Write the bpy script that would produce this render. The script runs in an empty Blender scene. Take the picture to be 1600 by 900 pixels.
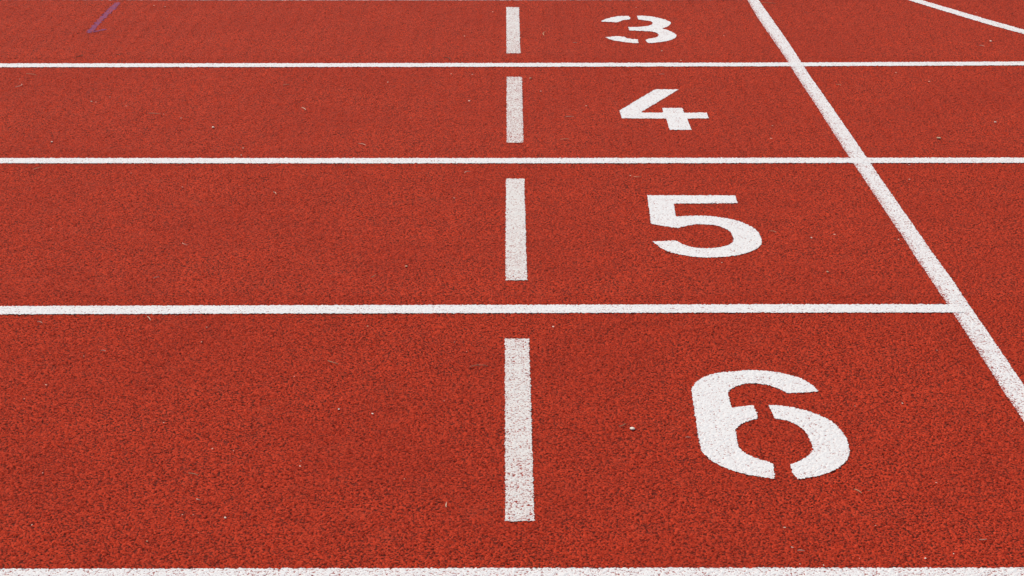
import bpy, math, random
import numpy as np

scene = bpy.context.scene
col = scene.collection
random.seed(7)
rng = np.random.default_rng(11)

# ------------------------------------------------------------------ camera
CAM_H = 1.44                      # eye height above the track
FPX, PITCH = 2874.0, math.atan(1035.0 / 2874.0)
cam = bpy.data.cameras.new('camera')
cam.sensor_width = 36.0
cam.lens = FPX / 1600.0 * 36.0
cam.clip_start, cam.clip_end = 0.05, 6000.0
cam_ob = bpy.data.objects.new('camera', cam)
cam_ob.location = (0, 0, CAM_H)
cam_ob.rotation_euler = (math.pi / 2 - PITCH, 0, 0)
col.objects.link(cam_ob)
scene.camera = cam_ob

# ------------------------------------------------------------------ overcast daylight
SUN_EL, SUN_AZ = math.radians(50), math.radians(-40)      # azimuth from +Y, negative = left
world = bpy.data.worlds.new('World')
scene.world = world
world.use_nodes = True
wn, wl = world.node_tree.nodes, world.node_tree.links
wn.clear()
sky = wn.new('ShaderNodeTexSky')
sky.sky_type = 'NISHITA'
sky.sun_disc = False
sky.sun_elevation = SUN_EL
sky.sun_rotation = SUN_AZ
sky.air_density = 1.0
sky.dust_density = 6.0
sky.ozone_density = 0.6
bg = wn.new('ShaderNodeBackground')
bg.inputs['Strength'].default_value = 0.11
wo = wn.new('ShaderNodeOutputWorld')
wl.new(sky.outputs[0], bg.inputs[0])
wl.new(bg.outputs[0], wo.inputs[0])
sun = bpy.data.lights.new('sun', 'SUN')
sun.energy = 1.6
sun.angle = math.radians(11)
sun.color = (1.0, 0.94, 0.86)
sun_ob = bpy.data.objects.new('sun', sun)
sun_ob.rotation_euler = (math.pi / 2 - SUN_EL, 0, math.pi - SUN_AZ)
sun_ob.location = (0, 0, 20)
col.objects.link(sun_ob)
scene.view_settings.view_transform = 'Standard'
scene.view_settings.look = 'None'
scene.view_settings.gamma = 1.0
scene.view_settings.exposure = 0.12

# ------------------------------------------------------------------ measured points -> track plane
CP, SP = math.cos(PITCH), math.sin(PITCH)

def at(px, py):
    """a measured point of the survey photograph as x, y on the track (metres)"""
    u, v = np.asarray(px, float) - 800.0, np.asarray(py, float) - 450.0
    k = CAM_H / (v * CP + FPX * SP)
    return u * k, (FPX * CP - v * SP) * k

def row(py):
    return float(at(800, py)[1])

# ------------------------------------------------------------------ materials
class NT:
    def __init__(self, name):
        self.m = bpy.data.materials.new(name)
        self.m.use_nodes = True
        self.n, self.l = self.m.node_tree.nodes, self.m.node_tree.links
        self.n.clear()
    def put(self, sock, v):
        if hasattr(v, 'is_output'):
            self.l.new(v, sock)
        elif isinstance(v, tuple) and len(v) == 3 and sock.type == 'RGBA':
            sock.default_value = (*v, 1)
        else:
            sock.default_value = v
    def math(self, op, a, b=0.0, c=None, clamp=False):
        n = self.n.new('ShaderNodeMath'); n.operation = op; n.use_clamp = clamp
        self.put(n.inputs[0], a); self.put(n.inputs[1], b)
        if c is not None: self.put(n.inputs[2], c)
        return n.outputs[0]
    def vmath(self, op, a, b=(0, 0, 0), s=None):
        n = self.n.new('ShaderNodeVectorMath'); n.operation = op
        self.put(n.inputs[0], a); self.put(n.inputs[1], b)
        if s is not None: self.put(n.inputs['Scale'], s)
        return n.outputs[0]
    def noise(self, vec, scale, detail=2.0, rough=0.5, out=0):
        n = self.n.new('ShaderNodeTexNoise')
        self.put(n.inputs['Vector'], vec)
        n.inputs['Scale'].default_value = scale
        n.inputs['Detail'].default_value = detail
        n.inputs['Roughness'].default_value = rough
        return n.outputs[out]
    def voronoi(self, vec, scale, rand=1.0):
        n = self.n.new('ShaderNodeTexVoronoi'); n.voronoi_dimensions = '2D'
        self.put(n.inputs['Vector'], vec)
        n.inputs['Scale'].default_value = scale
        n.inputs['Randomness'].default_value = rand
        return n.outputs['Distance'], n.outputs['Color']
    def rng(self, x, a, b, c=0.0, d=1.0, smooth=True):
        n = self.n.new('ShaderNodeMapRange')
        n.interpolation_type = 'SMOOTHSTEP' if smooth else 'LINEAR'
        self.put(n.inputs['Value'], x)
        for k, v in zip(('From Min', 'From Max', 'To Min', 'To Max'), (a, b, c, d)):
            self.put(n.inputs[k], v)
        return n.outputs[0]
    def mix(self, f, a, b, mode='MIX'):
        n = self.n.new('ShaderNodeMix'); n.data_type = 'RGBA'; n.blend_type = mode
        self.put(n.inputs['Factor'], f); self.put(n.inputs['A'], a); self.put(n.inputs['B'], b)
        return n.outputs['Result']
    def sep(self, c):
        n = self.n.new('ShaderNodeSeparateColor'); self.put(n.inputs[0], c)
        return n.outputs
    def done(self, colour, rough=0.85, spec=0.3, disp=None, relief=0.002, sheen=0.0):
        b = self.n.new('ShaderNodeBsdfPrincipled')
        self.put(b.inputs['Base Color'], colour)
        self.put(b.inputs['Roughness'], rough)
        self.put(b.inputs['Specular IOR Level'], spec)
        b.inputs['Sheen Weight'].default_value = sheen          # soft bloom of the rubber crumbs at a low angle
        b.inputs['Sheen Roughness'].default_value = 0.45
        b.inputs['Sheen Tint'].default_value = (1.0, 0.36, 0.22, 1)
        o = self.n.new('ShaderNodeOutputMaterial')
        self.l.new(b.outputs[0], o.inputs['Surface'])
        if disp is not None:
            d = self.n.new('ShaderNodeDisplacement')
            self.put(d.inputs['Height'], disp)
            d.inputs['Midlevel'].default_value = 0.46
            d.inputs['Scale'].default_value = relief
            self.l.new(d.outputs[0], o.inputs['Displacement'])
            self.m.displacement_method = 'DISPLACEMENT'
        return self.m

RELIEF = 0.0052
BED = -0.0012                     # mean level of the granulate; the paint film lies at 0

def granules(t, gaps=0.86):
    """the granulate of the surface: height of the rubber crumbs and their colour"""
    g = t.n.new('ShaderNodeNewGeometry').outputs['Position']
    p = t.vmath('MULTIPLY', g, (1, 1, 0))
    wob = t.noise(p, 330.0, 1.0, 0.5, 1)
    wob = t.vmath('SUBTRACT', wob, (0.5, 0.5, 0.5))
    q = t.vmath('ADD', p, t.vmath('SCALE', wob, s=0.0042))
    q = t.vmath('MULTIPLY', q, (1, 1, 0))
    d, c = t.voronoi(q, 1 / 0.0041)
    r = t.sep(c)
    dome = t.rng(d, 0.08, 0.78, 1.0, 0.0)
    clump = t.noise(p, 150.0, 2.0, 0.6)
    clump = t.rng(clump, 0.3, 0.7)
    h = t.math('MULTIPLY', dome, t.math('MULTIPLY_ADD', r[0], 0.75, 0.25))
    h = t.math('ADD', t.math('MULTIPLY', h, 0.72), t.math('MULTIPLY', clump, 0.34))
    # each crumb has its own shade of red; the low spots between crumbs are coloured near black
    red = t.mix(r[1], (0.275, 0.0160, 0.0066), (0.585, 0.0495, 0.0180))
    red = t.mix(t.math('MULTIPLY', r[2], 0.30), red, (0.60, 0.073, 0.033))
    lim = t.math('MULTIPLY_ADD', t.noise(p, 75.0, 4.0, 0.7), 0.42, 0.085)
    lim = t.math('ADD', lim, t.math('MULTIPLY_ADD', t.noise(p, 9.0, 3.0, 0.6), 0.15, -0.075))
    gap = t.rng(t.math('SUBTRACT', h, lim), -0.05, 0.07, 1.0, 0.0)
    red = t.mix(t.math('MULTIPLY', gap, gaps), red, (0.045, 0.011, 0.008))
    # broad, faint differences between the spread batches and where feet have passed
    big = t.noise(p, 2.2, 4.0, 0.6)
    red = t.mix(t.rng(big, 0.35, 0.7, 0.0, 0.30), red, (0.28, 0.020, 0.009))
    dust = t.noise(p, 11.0, 4.0, 0.65)
    red = t.mix(t.rng(dust, 0.52, 0.80, 0.0, 0.08), red, (0.42, 0.13, 0.08))
    return p, h, red, r, dome

def track_material():
    t = NT('red_rubber_granulate')
    p, h, red, r, dome = granules(t)
    return t.done(red, 0.88, 0.06, h, RELIEF, 0.12)

def paint_material(name, paint, wear, film=0.0):
    """paint rolled over the granulate: it misses the deep gaps and thins out with the wear of the mark"""
    t = NT(name)
    p, h, red, r, dome = granules(t, 0.45)
    at_ = t.n.new('ShaderNodeAttribute'); at_.attribute_name = 'wear'
    w = t.math('ADD', at_.outputs['Fac'], wear)
    fine = t.noise(p, 520.0, 2.0, 0.6)
    patch = t.noise(p, 34.0, 3.0, 0.6)
    s = t.math('ADD', t.math('MULTIPLY', h, 0.55), t.math('MULTIPLY', fine, 0.60))
    s = t.math('ADD', s, t.math('MULTIPLY', patch, 0.30))
    s = t.math('SUBTRACT', s, t.math('MULTIPLY', w, 0.62))
    cov = t.rng(s, 0.36, 0.54)
    cov = t.math('MULTIPLY', cov, t.math('SUBTRACT', 1.0, film))
    dirt = t.rng(t.noise(p, 240.0, 3.0, 0.7), 0.55, 0.85, 0.0, 0.35)
    pc = t.mix(dirt, paint, tuple(0.62 * v for v in paint))
    c = t.mix(cov, red, pc)
    return t.done(c, 0.80, 0.14, h, 0.0024)

M_TRACK = track_material()
M_WHITE = paint_material('white_line_paint', (0.765, 0.785, 0.79), 0.06)
M_WORN = paint_material('worn_white_line_paint', (0.71, 0.715, 0.70), 0.17, 0.0)
M_PURPLE = paint_material('purple_chalk', (0.065, 0.058, 0.24), 0.30, 0.30)

def plain(name, c0, c1, scale, rough=0.8):
    t = NT(name)
    g = t.n.new('ShaderNodeTexCoord').outputs['Object']
    return t.done(t.mix(t.noise(g, scale, 3.0, 0.6), c0, c1), rough, 0.3)

M_STRAW = plain('dry_grass', (0.50, 0.32, 0.18), (0.70, 0.52, 0.34), 300)
M_PALE = plain('bleached_grass', (0.62, 0.45, 0.33), (0.80, 0.68, 0.55), 300)
M_DARKBIT = plain('dark_plant_bits', (0.08, 0.055, 0.035), (0.16, 0.10, 0.06), 300)
M_STONE = plain('pale_stone', (0.74, 0.67, 0.54), (0.88, 0.84, 0.74), 400)
M_TAN = plain('tan_leaf', (0.42, 0.27, 0.16), (0.60, 0.42, 0.27), 300)
M_GROUND = plain('grass_field', (0.035, 0.07, 0.018), (0.07, 0.11, 0.03), 3)

# ------------------------------------------------------------------ mesh helpers
def mesh_object(name, V, F, mat, wear=None):
    """V (n,3) floats, F (m,4) quad indices"""
    me = bpy.data.meshes.new(name)
    V = np.ascontiguousarray(V, np.float32); F = np.ascontiguousarray(F, np.int32)
    me.vertices.add(len(V)); me.vertices.foreach_set('co', V.ravel())
    me.loops.add(F.size); me.loops.foreach_set('vertex_index', F.ravel())
    me.polygons.add(len(F))
    me.polygons.foreach_set('loop_start', np.arange(0, F.size, F.shape[1], dtype=np.int32))
    me.polygons.foreach_set('use_smooth', np.ones(len(F), bool))
    if wear is not None:
        a = me.attributes.new('wear', 'FLOAT', 'POINT')
        a.data.foreach_set('value', np.ascontiguousarray(wear, np.float32))
    me.update(calc_edges=True)
    me.materials.append(mat)
    ob = bpy.data.objects.new(name, me)
    col.objects.link(ob)
    return ob

def tag(o, label=None, cat=None, group=None, kind=None):
    if label: o['label'] = label
    if cat: o['category'] = cat
    if group: o['group'] = group
    if kind: o['kind'] = kind
    return o

# ------------------------------------------------------------------ the running track: granulate built lane by lane
# zones: y range, cell size in x and y, half width on each side
B0, B1, B2, B3, B4 = row(922), row(462), row(236), row(90), row(-34)
ZONES = [(B0, B1, 0.0023, 0.0030, -1.22, 1.24),
         (B1, B2, 0.0030, 0.0042, -1.52, 1.54),
         (B2, B3, 0.0038, 0.0052, -1.86, 1.88),
         (B3, B4, 0.0044, 0.0066, -2.24, 2.26)]
GRID = []
for (ya, yb, dx, dy, xa, xb) in ZONES:
    nx, ny = int(round((xb - xa) / dx)), int(math.ceil((yb - ya) / dy))
    GRID.append((xa, ya, dx, (yb - ya) / ny, nx, ny))

def grid_faces(nx, ny, base):
    i = np.arange(ny)[:, None] * (nx + 1) + np.arange(nx)[None, :] + base
    return np.stack([i, i + 1, i + nx + 2, i + nx + 1], -1).reshape(-1, 4)

def build_track():
    Vs, Fs, base = [], [], 0
    for k, (xa, ya, dx, dy, nx, ny) in enumerate(GRID):
        xs = xa + dx * np.arange(nx + 1)
        j = np.arange(0 if k == 0 else -1, ny + 1)         # one row tucked under the finer lane
        ys = ya + dy * j
        X, Y = np.meshgrid(xs, ys)
        Z = np.where(j < 0, BED - 0.0008, BED)[:, None] + 0 * X
        Vs.append(np.stack([X, Y, Z], -1).reshape(-1, 3))
        Fs.append(grid_faces(nx, len(j) - 1, base)); base += len(Vs[-1])
        # the same lane carried on to both sides, outside the picture
        for (a, b) in ((-14.0, xs[0]), (xs[-1], 14.0)):
            n, m = 40, 12
            X, Y = np.meshgrid(np.linspace(a, b, n + 1), np.linspace(ya - 0.04, ya + dy * ny, m + 1))
            Vs.append(np.stack([X, Y, 0 * X + BED - 0.0006], -1).reshape(-1, 3))
            Fs.append(grid_faces(n, m, base)); base += len(Vs[-1])
    for (a, b) in ((B0 - 4.0, B0 + 0.03), (B4 - 0.03, B4 + 4.0)):
        n, m = 120, 24
        X, Y = np.meshgrid(np.linspace(-14, 14, n + 1), np.linspace(a, b, m + 1))
        Vs.append(np.stack([X, Y, 0 * X + BED - 0.0025], -1).reshape(-1, 3))
        Fs.append(grid_faces(n, m, base)); base += len(Vs[-1])
    o = mesh_object('running_track', np.concatenate(Vs), np.concatenate(Fs), M_TRACK)
    tag(o, 'red rubber granulate running track surface with white markings', None, None, 'structure')
    return o

build_track()

def ground():
    r = [14.5, 60, 300, 3000]
    V, F, n = [(0, 6, -0.06)], [], 32
    for R in r:
        for k in range(n):
            a = 2 * math.pi * k / n
            V.append((R * math.cos(a), 6 + R * math.sin(a), -0.06))
    me = bpy.data.meshes.new('ground')
    for k in range(n):
        F.append((0, 1 + k, 1 + (k + 1) % n))
    for i in range(len(r) - 1):
        for k in range(n):
            a, b = 1 + i * n + k, 1 + i * n + (k + 1) % n
            F.append((a, a + n, b + n, b))
    me.from_pydata(V, [], F); me.materials.append(M_GROUND); me.update()
    o = bpy.data.objects.new('ground', me); col.objects.link(o)
    tag(o, 'flat ground under and around the running track', None, None, 'structure')
ground()

# ------------------------------------------------------------------ painted marks
def smooth_poly(pts, n=10):
    """closed outline; points given as (x, y) are rounded through, (x, y, 1) are corners"""
    P = [(p[0], p[1]) for p in pts]; C = [len(p) > 2 for p in pts]
    out, m = [], len(P)
    for i in range(m):
        p1, p2 = np.array(P[i]), np.array(P[(i + 1) % m])
        p0 = p1 if C[i] else np.array(P[i - 1])
        p3 = p2 if C[(i + 1) % m] else np.array(P[(i + 2) % m])
        if C[i] and C[(i + 1) % m]:
            out.append(tuple(p1)); continue
        if C[i]: p0 = p1 - (p2 - p1) * 0.5
        if C[(i + 1) % m]: p3 = p2 + (p2 - p1) * 0.5
        for k in range(n):
            t = k / n
            q = 0.5 * (2 * p1 + (p2 - p0) * t + (2 * p0 - 5 * p1 + 4 * p2 - p3) * t * t
                       + (3 * p1 - p0 - 3 * p2 + p3) * t ** 3)
            out.append(tuple(q))
    return np.array(out)

def inside(poly, X, Y):
    res = np.zeros(X.shape, bool)
    x1, y1 = poly[:, 0], poly[:, 1]
    x2, y2 = np.roll(x1, -1), np.roll(y1, -1)
    for a, b, c, d in zip(x1, y1, x2, y2):
        if b == d: continue
        cond = (b > Y) != (d > Y)
        res ^= cond & (X < (c - a) * (Y - b) / (d - b) + a)
    return res

def snap(poly, X, Y, reach, rough):
    """pull the rim of a film onto its outline, leaving the small unevenness the crumbs give it"""
    A = poly; D = np.roll(poly, -1, 0) - A
    L2 = np.maximum((D ** 2).sum(1), 1e-12)
    best = np.full(len(X), 1e9); bx, by = X.copy(), Y.copy()
    for (ax, ay), (ex, ey), l2 in zip(A, D, L2):
        t = np.clip(((X - ax) * ex + (Y - ay) * ey) / l2, 0, 1)
        px, py = ax + t * ex, ay + t * ey
        d = np.hypot(px - X, py - Y)
        m = d < best
        best[m] = d[m]; bx[m] = px[m]; by[m] = py[m]
    ok = best < reach
    X = np.where(ok, bx, X) + rng.normal(0, rough, X.shape)
    Y = np.where(ok, by, Y) + rng.normal(0, rough, Y.shape)
    return X, Y

def sheet(name, polys, mat, lift, wearfn=None, rough=0.0009, extra=None):
    """film of paint following the granulate inside the outlines (x, y in metres), with ragged edges"""
    Vs, Fs, base = [], [], 0
    for (xa, ya, dx, dy, nx, ny) in GRID:
        for poly in polys:
            x0, x1 = poly[:, 0].min() - .004, poly[:, 0].max() + .004
            y0, y1 = poly[:, 1].min() - .004, poly[:, 1].max() + .004
            i0, i1 = max(0, int((x0 - xa) / dx)), min(nx, int((x1 - xa) / dx) + 1)
            j0, j1 = max(0, int((y0 - ya) / dy)), min(ny, int((y1 - ya) / dy) + 1)
            if i1 <= i0 or j1 <= j0: continue
            I, J = np.meshgrid(np.arange(i0, i1), np.arange(j0, j1))
            cx, cy = xa + (I + .5) * dx, ya + (J + .5) * dy
            sel = inside(poly, cx, cy)
            for ox, oy in ((-.4, -.4), (.4, -.4), (.4, .4), (-.4, .4)):
                sel |= inside(poly, cx + ox * dx, cy + oy * dy)
            I, J = I[sel], J[sel]
            if not len(I): continue
            W = nx + 2
            q = np.stack([J * W + I, J * W + I + 1, (J + 1) * W + I + 1, (J + 1) * W + I], -1)
            ids, inv = np.unique(q, return_inverse=True)
            vi, vj = ids % W, ids // W
            vx, vy = xa + vi * dx, ya + vj * dy
            rim = np.bincount(inv.ravel(), minlength=len(ids)) < 4
            vx[rim], vy[rim] = snap(poly, vx[rim], vy[rim], 1.25 * math.hypot(dx, dy), rough)
            Vs.append(np.stack([vx, vy, np.full(len(ids), lift)], -1))
            Fs.append(inv.reshape(-1, 4) + base); base += len(ids)
    if extra is not None:
        for E in extra:
            Vs.append(np.array(E, float)); Fs.append(np.array([[0, 1, 2, 3]]) + base); base += 4
    V = np.concatenate(Vs); F = np.concatenate(Fs)
    w = np.zeros(len(V)) if wearfn is None else wearfn(V[:, 0], V[:, 1])
    return mesh_object(name, V, F, mat, w)

def px_poly(pts):
    x, y = at(pts[:, 0], pts[:, 1])
    return np.stack([x, y], -1)

# lane lines: upper and lower edge measured at a few points
def lane_line(top, bot, label, right=14.0, lift=0.0004, wear=0.0):
    tx, ty = at([p[0] for p in top], [p[1] for p in top])
    bx, by = at([p[0] for p in bot], [p[1] for p in bot])
    poly = np.concatenate([np.stack([tx, ty], -1), np.stack([bx, by], -1)[::-1]])
    ex = []
    dense_l = max(g[0] for g in GRID if g[1] <= by[0] <= g[1] + g[3] * g[5] + .2)
    # continue straight beyond the measured stretch
    def ext(x, xs, ys): return float(np.interp(x, xs, ys)) if xs[0] <= x <= xs[-1] else \
        float(ys[0] + (x - xs[0]) * (ys[1] - ys[0]) / (xs[1] - xs[0])) if x < xs[0] else \
        float(ys[-1] + (x - xs[-1]) * (ys[-1] - ys[-2]) / (xs[-1] - xs[-2]))
    g = [g for g in GRID if g[1] <= float(np.mean(by)) + .03 <= g[1] + g[3] * g[5] + .06][-1]
    L, R = g[0], min(right, g[0] + g[2] * g[4])
    xs = np.linspace(L, R, 60)
    up = np.array([[x, ext(x, tx, ty)] for x in xs]); lo = np.array([[x, ext(x, bx, by)] for x in xs])
    poly = np.concatenate([up, lo[::-1]])
    def far(a, b):
        return [(a, ext(L if a < 0 else R, bx, by), lift + .0012), (b, ext(L if a < 0 else R, bx, by), lift + .0012),
                (b, ext(L if a < 0 else R, tx, ty), lift + .0012), (a, ext(L if a < 0 else R, tx, ty), lift + .0012)]
    ex.append(far(-14.0, L))
    if right > 10: ex.append(far(R, 14.0))
    o = sheet('lane_line', [poly], M_WHITE, lift, lambda x, y: wear + 0 * x, extra=ex)
    return tag(o, label, 'lane line', 'white lane lines')

lane_line([(0, 889.0), (800, 887.6), (1600, 887.2)], [(0, 911.5), (800, 910), (1600, 909.6)],
          'wide looking white lane line along the bottom of the picture, nearest below numeral 6', wear=0.08)
lane_line([(0, 478.4), (400, 477.2), (800, 476.4), (1200, 475.6), (1505, 475.4)],
          [(0, 491.2), (400, 490.0), (800, 489.2), (1200, 488.4), (1505, 488.2)],
          'white lane line between numerals 5 and 6, ending at the slanted line', right=float(at(1503, 482)[0]))
lane_line([(0, 247.0), (400, 247.1), (800, 247.0), (1200, 246.6), (1600, 246.4)],
          [(0, 255.0), (400, 255.2), (800, 255.2), (1200, 254.8), (1600, 254.4)],
          'white lane line between numerals 4 and 5, crossing the slanted line')
lane_line([(0, 99.2), (400, 98.9), (800, 98.5), (1200, 97.9), (1600, 96.2)],
          [(0, 105.0), (400, 104.7), (800, 104.3), (1200, 103.6), (1600, 102.0)],
          'thin white lane line between numerals 3 and 4, crossing the slanted line')
lane_line([(0, -4.2), (400, -4.0), (800, -4.2), (1200, -4.8), (1600, -6)],
          [(0, -0.6), (400, 0.2), (800, 0.2), (1200, -0.8), (1600, -2.2)],
          'farthest white lane line, cut off by the top edge above numeral 3')

def onward(a0, a1, b0, b1, dist):
    """plain stretch of a line carried on past its measured end (a, b: the two edges, last two points each)"""
    a0, a1, b0, b1 = (np.asarray(v, float) for v in (a0, a1, b0, b1))
    d = (a1 - a0) / np.hypot(*(a1 - a0)) + (b1 - b0) / np.hypot(*(b1 - b0))
    d = d / np.hypot(*d) * dist
    s = [a1 - d * 0.004, b1 - d * 0.004, b1 + d, a1 + d]
    return [(p[0], p[1], 0.0018) for p in s]

# broad line running slantwise over the lanes
SL = [(1140, -40), (1168, 0), (1180, 21.3), (1193, 41), (1209, 64), (1224, 85.5), (1230.7, 96), (1236, 104.7), (1245.5, 120),
      (1267, 152), (1287, 183), (1304, 210), (1318, 232), (1327.6, 246), (1335, 257), (1351.7, 282), (1366.7, 305), (1380, 325),
      (1396.7, 350), (1413, 373.5), (1424, 391), (1433, 405.5), (1446.7, 425), (1460, 445), (1478.7, 473), (1488, 487), (1509.6, 520),
      (1528.6, 549.7), (1549.7, 582), (1568.7, 613), (1581, 630), (1600, 658.5), (1640, 720)]
SR = [(1157, -40), (1185.3, 0), (1194.7, 13), (1208, 32), (1220, 49), (1234.7, 70), (1252, 97), (1266.7, 120), (1285.6, 146.5),
      (1304, 173), (1321, 198), (1338.5, 222.7), (1354, 246), (1361, 256), (1375, 277), (1396.7, 308), (1413, 331.7), (1430, 355.5),
      (1453, 389), (1460, 398.7), (1473, 417), (1486.7, 435), (1500, 455), (1514, 476), (1529, 498), (1541, 515), (1564.5, 550),
      (1585.6, 581), (1600, 602), (1640, 660)]
sl, sr = np.array(SL, float), np.array(SR, float)
gl = px_poly(sl); gr = px_poly(sr)
def slant_wear(x, y):
    xl = np.interp(-y, -gl[::1, 1], gl[:, 0]); xr = np.interp(-y, -gr[:, 1], gr[:, 0])
    t = (x - xl) / np.maximum(xr - xl, 1e-4)
    return 0.07 + 0.22 * np.clip(1 - t / 0.35, 0, 1)
o = sheet('slanted_line', [np.concatenate([gl, gr[::-1]])], M_WHITE, 0.0, slant_wear, 0.0007,
          [onward(gl[-4], gl[-1], gr[-4], gr[-1], 1.6), onward(gl[2], gl[0], gr[2], gr[0], 2.5)])
tag(o, 'broad white line running slantwise across the lanes right of the numerals', 'painted line')

# line across the top right corner
c = px_poly(np.array([(1395, -9), (1420, 0.2), (1470, 15.6), (1540, 36.6), (1600, 53.0), (1640, 64),
                      (1640, 57.5), (1600, 46.2), (1540, 29.4), (1490, 14.6), (1440, 0), (1412, -9)], float))
o = sheet('curved_line', [c], M_WHITE, 0.0, lambda x, y: 0.04 + 0 * x,
          extra=[onward(c[3], c[5], c[8], c[6], 3.0), onward(c[2], c[0], c[9], c[11], 3.0)])
tag(o, 'narrow white line cutting across the top right corner of the track', 'painted line')

# dashes set across the lanes
for pts, num, worn in (([(789, 529), (826.5, 529), (835, 813.5), (789.5, 814.5)], 'six', .02),
                 ([(790.5, 279), (819, 279), (823.6, 437.5), (790, 438)], 'five', -.03),
                 ([(791.5, 120), (815.5, 120), (818, 222.8), (791.8, 222.8)], 'four', .06),
                 ([(791.2, 11), (810.8, 11), (813, 83), (791.2, 83)], 'three', 0.0)):
    o = sheet('dash_mark', [px_poly(np.array(pts, float))], M_WORN, 0.0, lambda x, y: worn + 0.035 * np.sin(5.1 * y + 9 * worn))
    tag(o, 'worn white dash to the left of numeral ' + num, 'dash mark', 'white dashes across the lanes')

# stencilled numerals, traced outlines
def k3(x, y, *c): return (930 + x * 140 / 1600, 15 + y * 65 / 743, *c)
def k4(x, y, *c): return (960 + x / 10, 130 + y / 10, *c)
def k5(x, y, *c): return (1000 + x * 200 / 1565, 295 + y * 115 / 900, *c)
def k6(x, y, *c): return (1040 + x * 360 / 1600, 560 + y * 202 / 898, *c)
N3 = [[k3(95, 212, 1), k3(180, 170), k3(300, 135), k3(430, 115), k3(600, 110, 1), k3(632, 152, 1), k3(610, 175, 1), k3(500, 188),
       k3(400, 226, 1)],
      [k3(742, 108, 1), k3(890, 110), k3(1060, 132), k3(1230, 172), k3(1330, 215), k3(1352, 245), k3(1290, 300), k3(1185, 338, 1),
       k3(1300, 368), k3(1420, 425), k3(1452, 470), k3(1400, 520), k3(1280, 560), k3(1120, 582), k3(1000, 595), k3(930, 588, 1),
       k3(898, 540, 1), k3(960, 518), k3(1080, 496), k3(1130, 465), k3(1110, 418), k3(1020, 392), k3(890, 382), k3(612, 370, 1),
       k3(588, 310, 1), k3(780, 306), k3(920, 292), k3(1005, 266), k3(1025, 232), k3(980, 205), k3(880, 190), k3(775, 176, 1)],
      [k3(178, 495, 1), k3(300, 480), k3(400, 472), k3(510, 484, 1), k3(600, 515), k3(765, 530, 1), k3(770, 595, 1), k3(640, 592),
       k3(480, 570), k3(320, 545)]]
N4 = [[k4(640, 95, 1), k4(1005, 95, 1), k4(730, 262), k4(430, 440, 1), k4(425, 458, 1), k4(765, 458, 1), k4(748, 385, 1), k4(1055, 385, 1),
       k4(1090, 460, 1), k4(1440, 458, 1), k4(1478, 546, 1), k4(1135, 550, 1), k4(1208, 728, 1), k4(865, 728, 1), k4(808, 550, 1),
       k4(120, 548, 1), k4(78, 428, 1), k4(350, 262, 1)]]
N5 = [[k5(88, 78, 1), k5(1165, 80, 1), k5(1195, 175, 1), k5(412, 180, 1), k5(438, 338, 1), k5(560, 330), k5(760, 328), k5(960, 345),
       k5(1160, 380), k5(1330, 445), k5(1440, 525), k5(1485, 620), k5(1478, 685), k5(1400, 745), k5(1240, 800), k5(1080, 825),
       k5(850, 838), k5(640, 826), k5(460, 796), k5(290, 742), k5(155, 642, 1), k5(440, 632, 1), k5(560, 690), k5(700, 720),
       k5(860, 724), k5(1010, 706), k5(1120, 665), k5(1142, 610), k5(1110, 525, 1), k5(1000, 468), k5(860, 438), k5(690, 434),
       k5(560, 455), k5(465, 477, 1), k5(300, 455), k5(135, 425, 1)]]
N6 = [[k6(1065, 228, 1), k6(1000, 170), k6(910, 128), k6(770, 95), k6(600, 80), k6(450, 92), k6(350, 102), k6(265, 130), k6(206, 171), k6(186, 204), k6(182, 228),
       k6(187, 270), k6(215, 460, 1), k6(238, 595), k6(262, 655), k6(330, 715), k6(450, 772), k6(580, 808), k6(757, 836, 1), k6(748, 738, 1),
       k6(720, 720, 1), k6(600, 680), k6(520, 630), k6(498, 570), k6(484, 490, 1), k6(540, 448), k6(642, 414, 1), k6(612, 324, 1), k6(520, 332),
       k6(458, 343, 1), k6(430, 238, 1), k6(470, 202), k6(570, 172), k6(680, 178), k6(770, 203), k6(845, 240, 1), k6(950, 238, 1)],
      [k6(714, 322, 1), k6(800, 326), k6(930, 350), k6(1060, 390), k6(1170, 450), k6(1245, 535), k6(1277, 640), k6(1262, 700),
       k6(1190, 765), k6(1060, 815), k6(920, 838, 1), k6(885, 800, 1), k6(865, 735, 1), k6(950, 700), k6(1005, 660), k6(1020, 615),
       k6(985, 525), k6(920, 465), k6(840, 430), k6(760, 416, 1)]]
def numeral(strokes, digit, label):
    polys = [px_poly(smooth_poly(s)) for s in strokes]
    if len(polys) == 1:
        o = sheet('painted_numeral', polys, M_WHITE, 0.0)
        return tag(o, label, 'numeral', 'lane numerals')
    root = bpy.data.objects.new('painted_numeral', None)
    root.empty_display_size = 0.1
    a = np.concatenate(polys)
    root.location = (float(a[:, 0].mean()), float(a[:, 1].mean()), 0.0)
    col.objects.link(root)
    for p in polys:
        s = sheet('stroke', [p], M_WHITE, 0.0)
        s.parent = root
        s.matrix_parent_inverse.identity()
        s.location = tuple(-v for v in root.location)
    return tag(root, label, 'numeral', 'lane numerals')
numeral(N3, 3, 'stencilled white numeral 3, farthest of the painted lane numbers')
numeral(N4, 4, 'stencilled white numeral 4 between the lane lines behind numeral 5')
numeral(N5, 5, 'unbroken white numeral 5 with flat top, painted in front of numeral 4')
numeral(N6, 6, 'large stencilled white numeral 6, nearest of the painted lane numbers')

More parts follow.
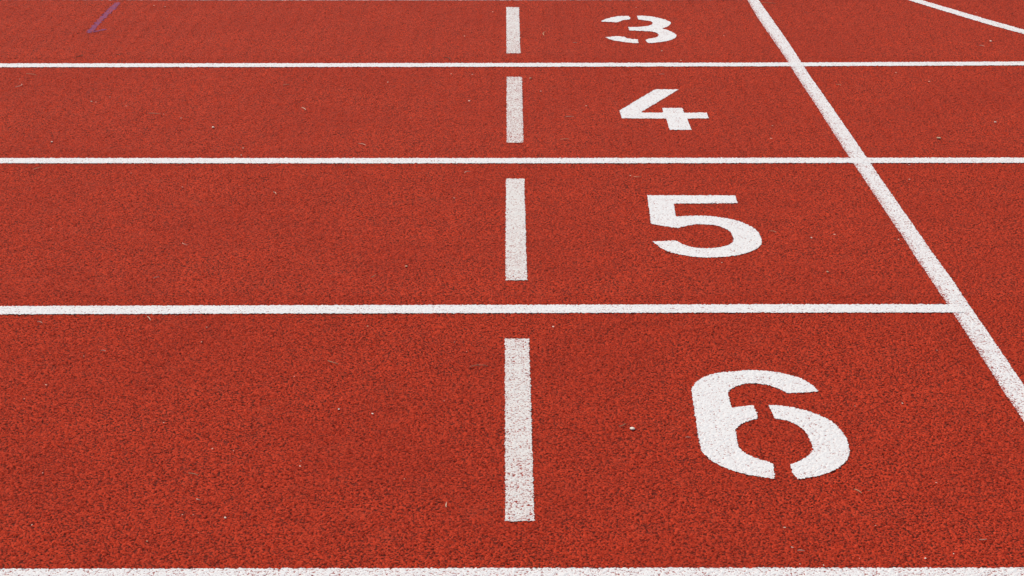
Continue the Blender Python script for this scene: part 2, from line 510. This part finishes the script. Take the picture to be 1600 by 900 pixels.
# purple chalk arrow, far left
arrow = [px_poly(np.array([(179, 5), (184, 3), (188, 4), (187, 7), (176, 17), (166, 27), (157, 36), (151, 42), (147, 48), (140, 51.5),
                           (134, 50), (141, 44), (148, 36), (157, 26), (167, 16)], float)),
         px_poly(np.array([(140, 49.8), (151, 47.2), (160, 45.4), (166, 45), (166, 46.6), (158, 48), (148, 50), (141, 51.5)], float))]
o = sheet('chalk_arrow', arrow, M_PURPLE, 0.0, None, 0.003)
tag(o, 'smudged purple chalk arrow drawn on the track at the far left', 'chalk mark')

# ------------------------------------------------------------------ litter blown on the track
TOP = 0.0007                       # crests of the granulate
def blade(x0, y0, x1, y1, mat, bend=0.12, w=0.0024, lift=0.0012, name='grass_blade'):
    """dry blade of grass between two measured ends: a folded, tapering, slightly curled strip"""
    ax, ay = at(x0, y0); bx, by = at(x1, y1)
    a, b = np.array([ax, ay]), np.array([bx, by])
    mid = (a + b) / 2
    d = b - a; L = float(np.hypot(*d)); nrm = np.array([-d[1], d[0]]) / L
    V, F, n = [], [], 7
    for i in range(n + 1):
        t = i / n
        p = a + d * t + nrm * bend * L * 4 * t * (1 - t)
        tx = d / L + nrm * bend * 4 * (1 - 2 * t)
        tx = tx / np.hypot(*tx); s = np.array([-tx[1], tx[0]])
        ww = w * (0.35 + 0.65 * math.sin(math.pi * min(1, 0.18 + t * 0.82)))
        z = TOP + lift + 0.0010 * math.sin(math.pi * t) * (0.5 + abs(bend))
        q = p - mid
        for (sx, dz) in ((-.5, .0009), (0, 0.0), (.5, .0009)):
            V.append((q[0] + s[0] * sx * ww, q[1] + s[1] * sx * ww, z + dz))
        for dz in (-0.0007,):
            V.append((q[0], q[1], z + dz))
    for i in range(n):
        k, m = 4 * i, 4 * i + 4
        F += [(k, k + 1, m + 1, m), (k + 1, k + 2, m + 2, m + 1), (k + 3, k, m, m + 3), (k + 2, k + 3, m + 3, m + 2)]
    F += [(0, 3, 2, 1), (4 * n, 4 * n + 1, 4 * n + 2, 4 * n + 3)]
    me = bpy.data.meshes.new(name); me.from_pydata(V, [], F); me.materials.append(mat); me.update()
    o = bpy.data.objects.new(name, me); o.location = (mid[0], mid[1], 0); col.objects.link(o)
    return o

def lump(x, y, wpx, mat, name='pebble', flat=0.6, long=1.35, ang=0.3):
    """small irregular stone or crumb resting on the granulate; wpx = its measured width"""
    gx, gy = at(x, y); gx2, _ = at(x + wpx, y)
    r = float(gx2 - gx) / 2
    V, F = [], []
    nu, nv = 8, 5
    rr = random.Random(int(x * 7 + y))
    V.append((0, 0, r * flat))
    for j in range(1, nv):
        ph = math.pi * j / nv
        for i in range(nu):
            th = 2 * math.pi * i / nu
            k = r * rr.uniform(0.82, 1.12)
            px, py = k * math.sin(ph) * math.cos(th), k * math.sin(ph) * math.sin(th) * long
            V.append((px * math.cos(ang) - py * math.sin(ang), px * math.sin(ang) + py * math.cos(ang), k * math.cos(ph) * flat))
    V.append((0, 0, -r * flat))
    for i in range(nu):
        F.append((0, 1 + i, 1 + (i + 1) % nu))
        for j in range(nv - 2):
            a, b = 1 + j * nu + i, 1 + j * nu + (i + 1) % nu
            F.append((a, a + nu, b + nu, b))
        a, b = 1 + (nv - 2) * nu + i, 1 + (nv - 2) * nu + (i + 1) % nu
        F.append((a, len(V) - 1, b))
    me = bpy.data.meshes.new(name); me.from_pydata(V, [], F); me.materials.append(mat)
    me.polygons.foreach_set('use_smooth', [True] * len(F)); me.update()
    o = bpy.data.objects.new(name, me); o.location = (float(gx), float(gy), TOP * 0.8 + r * flat * 0.35); col.objects.link(o)
    return o

G_BLADE, G_STONE = 'dry grass blades lying on the track', 'small stones lying on the track'
BLADES = [
    (24, 137, 34, 132, M_PALE, -.2, 'pale curled grass blade at far left below the purple arrow'),
    (41, 116, 56, 118, M_STRAW, .05, 'thin straw just under the far lane line at far left'),
    (52, 266, 66, 262, M_STRAW, .05, 'long straw tilted just below the lane line at middle left'),
    (232, 178, 251, 179, M_STRAW, .04, 'thin flat straw left of the pale stone in the second lane from the back'),
    (442, 134, 452, 133, M_STRAW, .08, 'faint thin straw below the far lane line left of the dashes'),
    (471, 169, 477, 173, M_PALE, .1, 'short bright grass bit alone in lane 4 left of the dash'),
    (560, 225.5, 571, 228, M_PALE, .14, 'pale grass blade just behind the lane line between lanes 4 and 5'),
    (884, 183.5, 896, 183, M_PALE, .05, 'pale straight straw between the lane 4 dash and numeral 4'),
    (876, 219, 889, 218, M_STRAW, .06, 'dull straw low in lane 4 right of the dash'),
    (1030, 117, 1038, 117, M_PALE, .05, 'short bright straw just behind the top of numeral 4'),
    (895, 67.5, 902, 67.5, M_PALE, .04, 'short pale straw between the far dash and numeral 3'),
    (850, 56, 853, 50, M_STRAW, .1, 'small upright looking straw beside the far dash'),
    (285, 381, 293, 384, M_PALE, -.15, 'short pale bent straw in lane 5 left half'),
    (240, 436, 249, 434, M_PALE, .1, 'pale grass bit in lane 5 low on the left'),
    (427, 301, 431, 305, M_PALE, .1, 'bright short bit of grass high in lane 5'),
    (580, 435, 587, 430, M_STRAW, -.1, 'straw tilted upward above the lane line in lane 5'),
    (726, 271, 735, 269, M_PALE, .2, 'small greyish curl just left above the lane 5 dash'),
    (990, 277, 1002, 277, M_STRAW, -.3, 'curved yellowish grass blade above numeral 5'),
    (1202, 362, 1213, 364, M_STRAW, .1, 'thin straw right of numeral 5'),
    (230, 496, 235, 502, M_PALE, .05, 'short straw pointing down below the lane line in lane 6'),
    (58, 504, 66, 506, M_PALE, .1, 'pale straw below the lane line at far left of lane 6'),
    (158, 549, 165, 550, M_PALE, .1, 'short pale straw in lane 6 at upper left'),
    (512, 565, 529, 570, M_STRAW, -.06, 'long thin greenish straw in lane 6 left of the dash'),
    (734, 575, 762, 573, M_STRAW, .16, 'long arched straw beside the top of the lane 6 dash'),
    (294, 741, 309, 744, M_STRAW, .04, 'long straw low in lane 6 on the left'),
    (307, 781, 313, 783, M_PALE, -.2, 'short curled straw below the long straw in lane 6'),
    (697, 794, 698.5, 786, M_PALE, .05, 'tiny upright looking straw left of the lane 6 dash foot'),
    (1334, 766, 1346, 772, M_STRAW, .05, 'thin dull straw below right of numeral 6'),
    (1246, 862, 1257, 862.5, M_PALE, .04, 'straight pale straw near the bottom line below numeral 6'),
    (1530, 845, 1542, 844, M_PALE, -.2, 'curved pale straw in the lower right corner'),
    (1359, 768, 1356, 769, M_STRAW, .05, 'tiny straw crumb next to the thin straw below numeral 6'),
    (968, 668, 977, 663, M_STRAW, -.15, 'faint brownish straw left of the pale stone near numeral 6'),
    (1071, 685, 1079, 685, M_PALE, .05, 'short pale streak of straw touching the left of numeral 6'),
    (1187, 5, 1212, 6, M_STRAW, .02, 'faint thin straw at the top beside the slanted line'),
    (1306, 133, 1314, 134, M_STRAW, .1, 'small straw right of the slanted line in lane 4'),
    (118, 90, 127, 86, M_DARKBIT, -.3, 'dark curled plant bit behind the far lane line below the purple arrow'),
    (181, 87, 193, 85, M_DARKBIT, .1, 'dark thin plant bit behind the far lane line right of the curled one'),
    (693, 90, 702, 95, M_DARKBIT, .2, 'greyish dark curl behind the far lane line left of the dashes'),
    (1530, 71.5, 1538, 73, M_PALE, .1, 'pale straw just below the corner line at top right'),
]
for (x0, y0, x1, y1, m, bend, label) in BLADES:
    w = 0.0017 if y0 > 300 else 0.0026
    tag(blade(x0, y0, x1, y1, m, bend, w), label, 'grass blade', G_BLADE)

STONES = [
    (988, 670.5, 8.5, M_STONE, 'pale oval stone between the lane 6 dash and numeral 6'),
    (333, 199.5, 5.0, M_STONE, 'bright white stone in lane 4 on the left'),
    (81, 222, 4.0, M_STONE, 'small pale stone above the lane line at far left of lane 4'),
    (733, 158, 3.6, M_STONE, 'small pale stone left of the lane 4 dash'),
    (1467, 216, 8.0, M_TAN, 'tan leaf crumb in lane 4 right of the slanted line'),
    (1555, 191, 4.2, M_STONE, 'small bright stone at far right of lane 4'),
    (1268, 372, 3.6, M_STONE, 'tiny bright stone right of numeral 5'),
    (864.5, 511, 3.6, M_STONE, 'tiny white stone right above the lane 6 dash'),
    (529.5, 640, 3.6, M_STONE, 'tiny pale stone in the middle of lane 6, left of its neighbour'),
    (582, 647, 3.8, M_STONE, 'tiny pale stone in the middle of lane 6, right of its neighbour'),
    (635, 416.5, 5.0, M_TAN, 'orange tan crumb above the lane line in lane 5'),
    (1446, 873, 3.6, M_STONE, 'tiny white stone near the bottom line at lower right'),
    (1548, 64.5, 4.0, M_STONE, 'tiny pale stone below the corner line at top right'),
    (829, 122.5, 4.5, M_TAN, 'dull yellow crumb beside the top of the lane 4 dash'),
    (1293, 425, 4.5, M_TAN, 'yellow tan crumb at the right of lane 5'),
    (574.5, 510, 3.0, M_TAN, 'tiny yellow crumb under the lane line in lane 6'),
    (352, 809.5, 4.2, M_STONE, 'pale crumb low in lane 6 on the left'),
    (230, 846, 3.0, M_TAN, 'tiny yellow crumb near the bottom line on the left'),
]
for (x, y, w, m, label) in STONES:
    nm, ct = ('crumb', 'crumb') if m is M_TAN else ('pebble', 'stone')
    tag(lump(x, y, w * 0.9, m, nm, 0.28 if m is M_TAN else 0.45), label, ct, G_STONE)

# the many specks too small to tell apart
SPECKS = [(143, 159), (150, 160), (172, 152), (197, 166), (256, 179), (283, 185), (241, 9), (258, 11), (187, 86), (31, 124), (738, 117),
          (705, 116), (642, 185), (726, 57), (770, 19), (606, 129), (845, 143), (916, 166), (1131, 56), (994, 12), (1064, 95), (1034, 80),
          (1400, 114), (1452, 128), (1207, 197), (1205, 217), (1525, 20.5), (125, 328), (80, 358), (205, 271), (285, 293), (380, 232),
          (377, 243), (710, 310), (672, 241), (131, 557), (275, 493), (323, 512), (315, 535), (256, 661), (72, 602), (38, 624), (460, 589),
          (729, 550), (710, 535), (694, 627), (332, 702), (365, 705), (302, 805), (285, 805), (310, 833), (67, 740), (50, 821), (470, 721),
          (469, 729), (632, 749), (1463, 755), (1368, 822), (1238, 856), (1490, 866), (1250, 882), (1343, 873), (1287, 884), (1226, 825),
          (1464, 548), (1336, 635), (1410, 631), (985, 275), (1304, 367), (1128, 411), (1421, 258), (1421, 281), (1404, 375)]
first = None
for i, (x, y) in enumerate(SPECKS):
    if first is None:
        o = first = lump(x, y, 3.0, M_PALE, 'speck', 0.5, 1.6, 0.4)
        base_r = float(at(x + 3.0, y)[0] - at(x, y)[0])
    else:
        o = first.copy(); col.objects.link(o)
        gx, gy = at(x, y)
        s = float(at(x + random.uniform(1.3, 2.5), y)[0] - gx) / base_r
        o.location = (float(gx), float(gy), TOP * 0.8 + base_r * s * 0.2)
        o.scale = (s, s * random.uniform(0.7, 1.4), s * .9)
        o.rotation_euler = (0, 0, random.uniform(-0.9, 0.9))
    lane = 'six' if y > 484 else 'five' if y > 251 else 'four' if y > 102 else 'three'
    where = 'left of the dash' if x < 800 else 'right of the dash' if x < 1186 + 0.648 * y else 'beyond the slanted line'
    tag(o, 'tiny pale speck on the red surface of lane %s, %s' % (lane, where), 'speck', 'tiny pale specks in lane %s %s' % (lane, where))
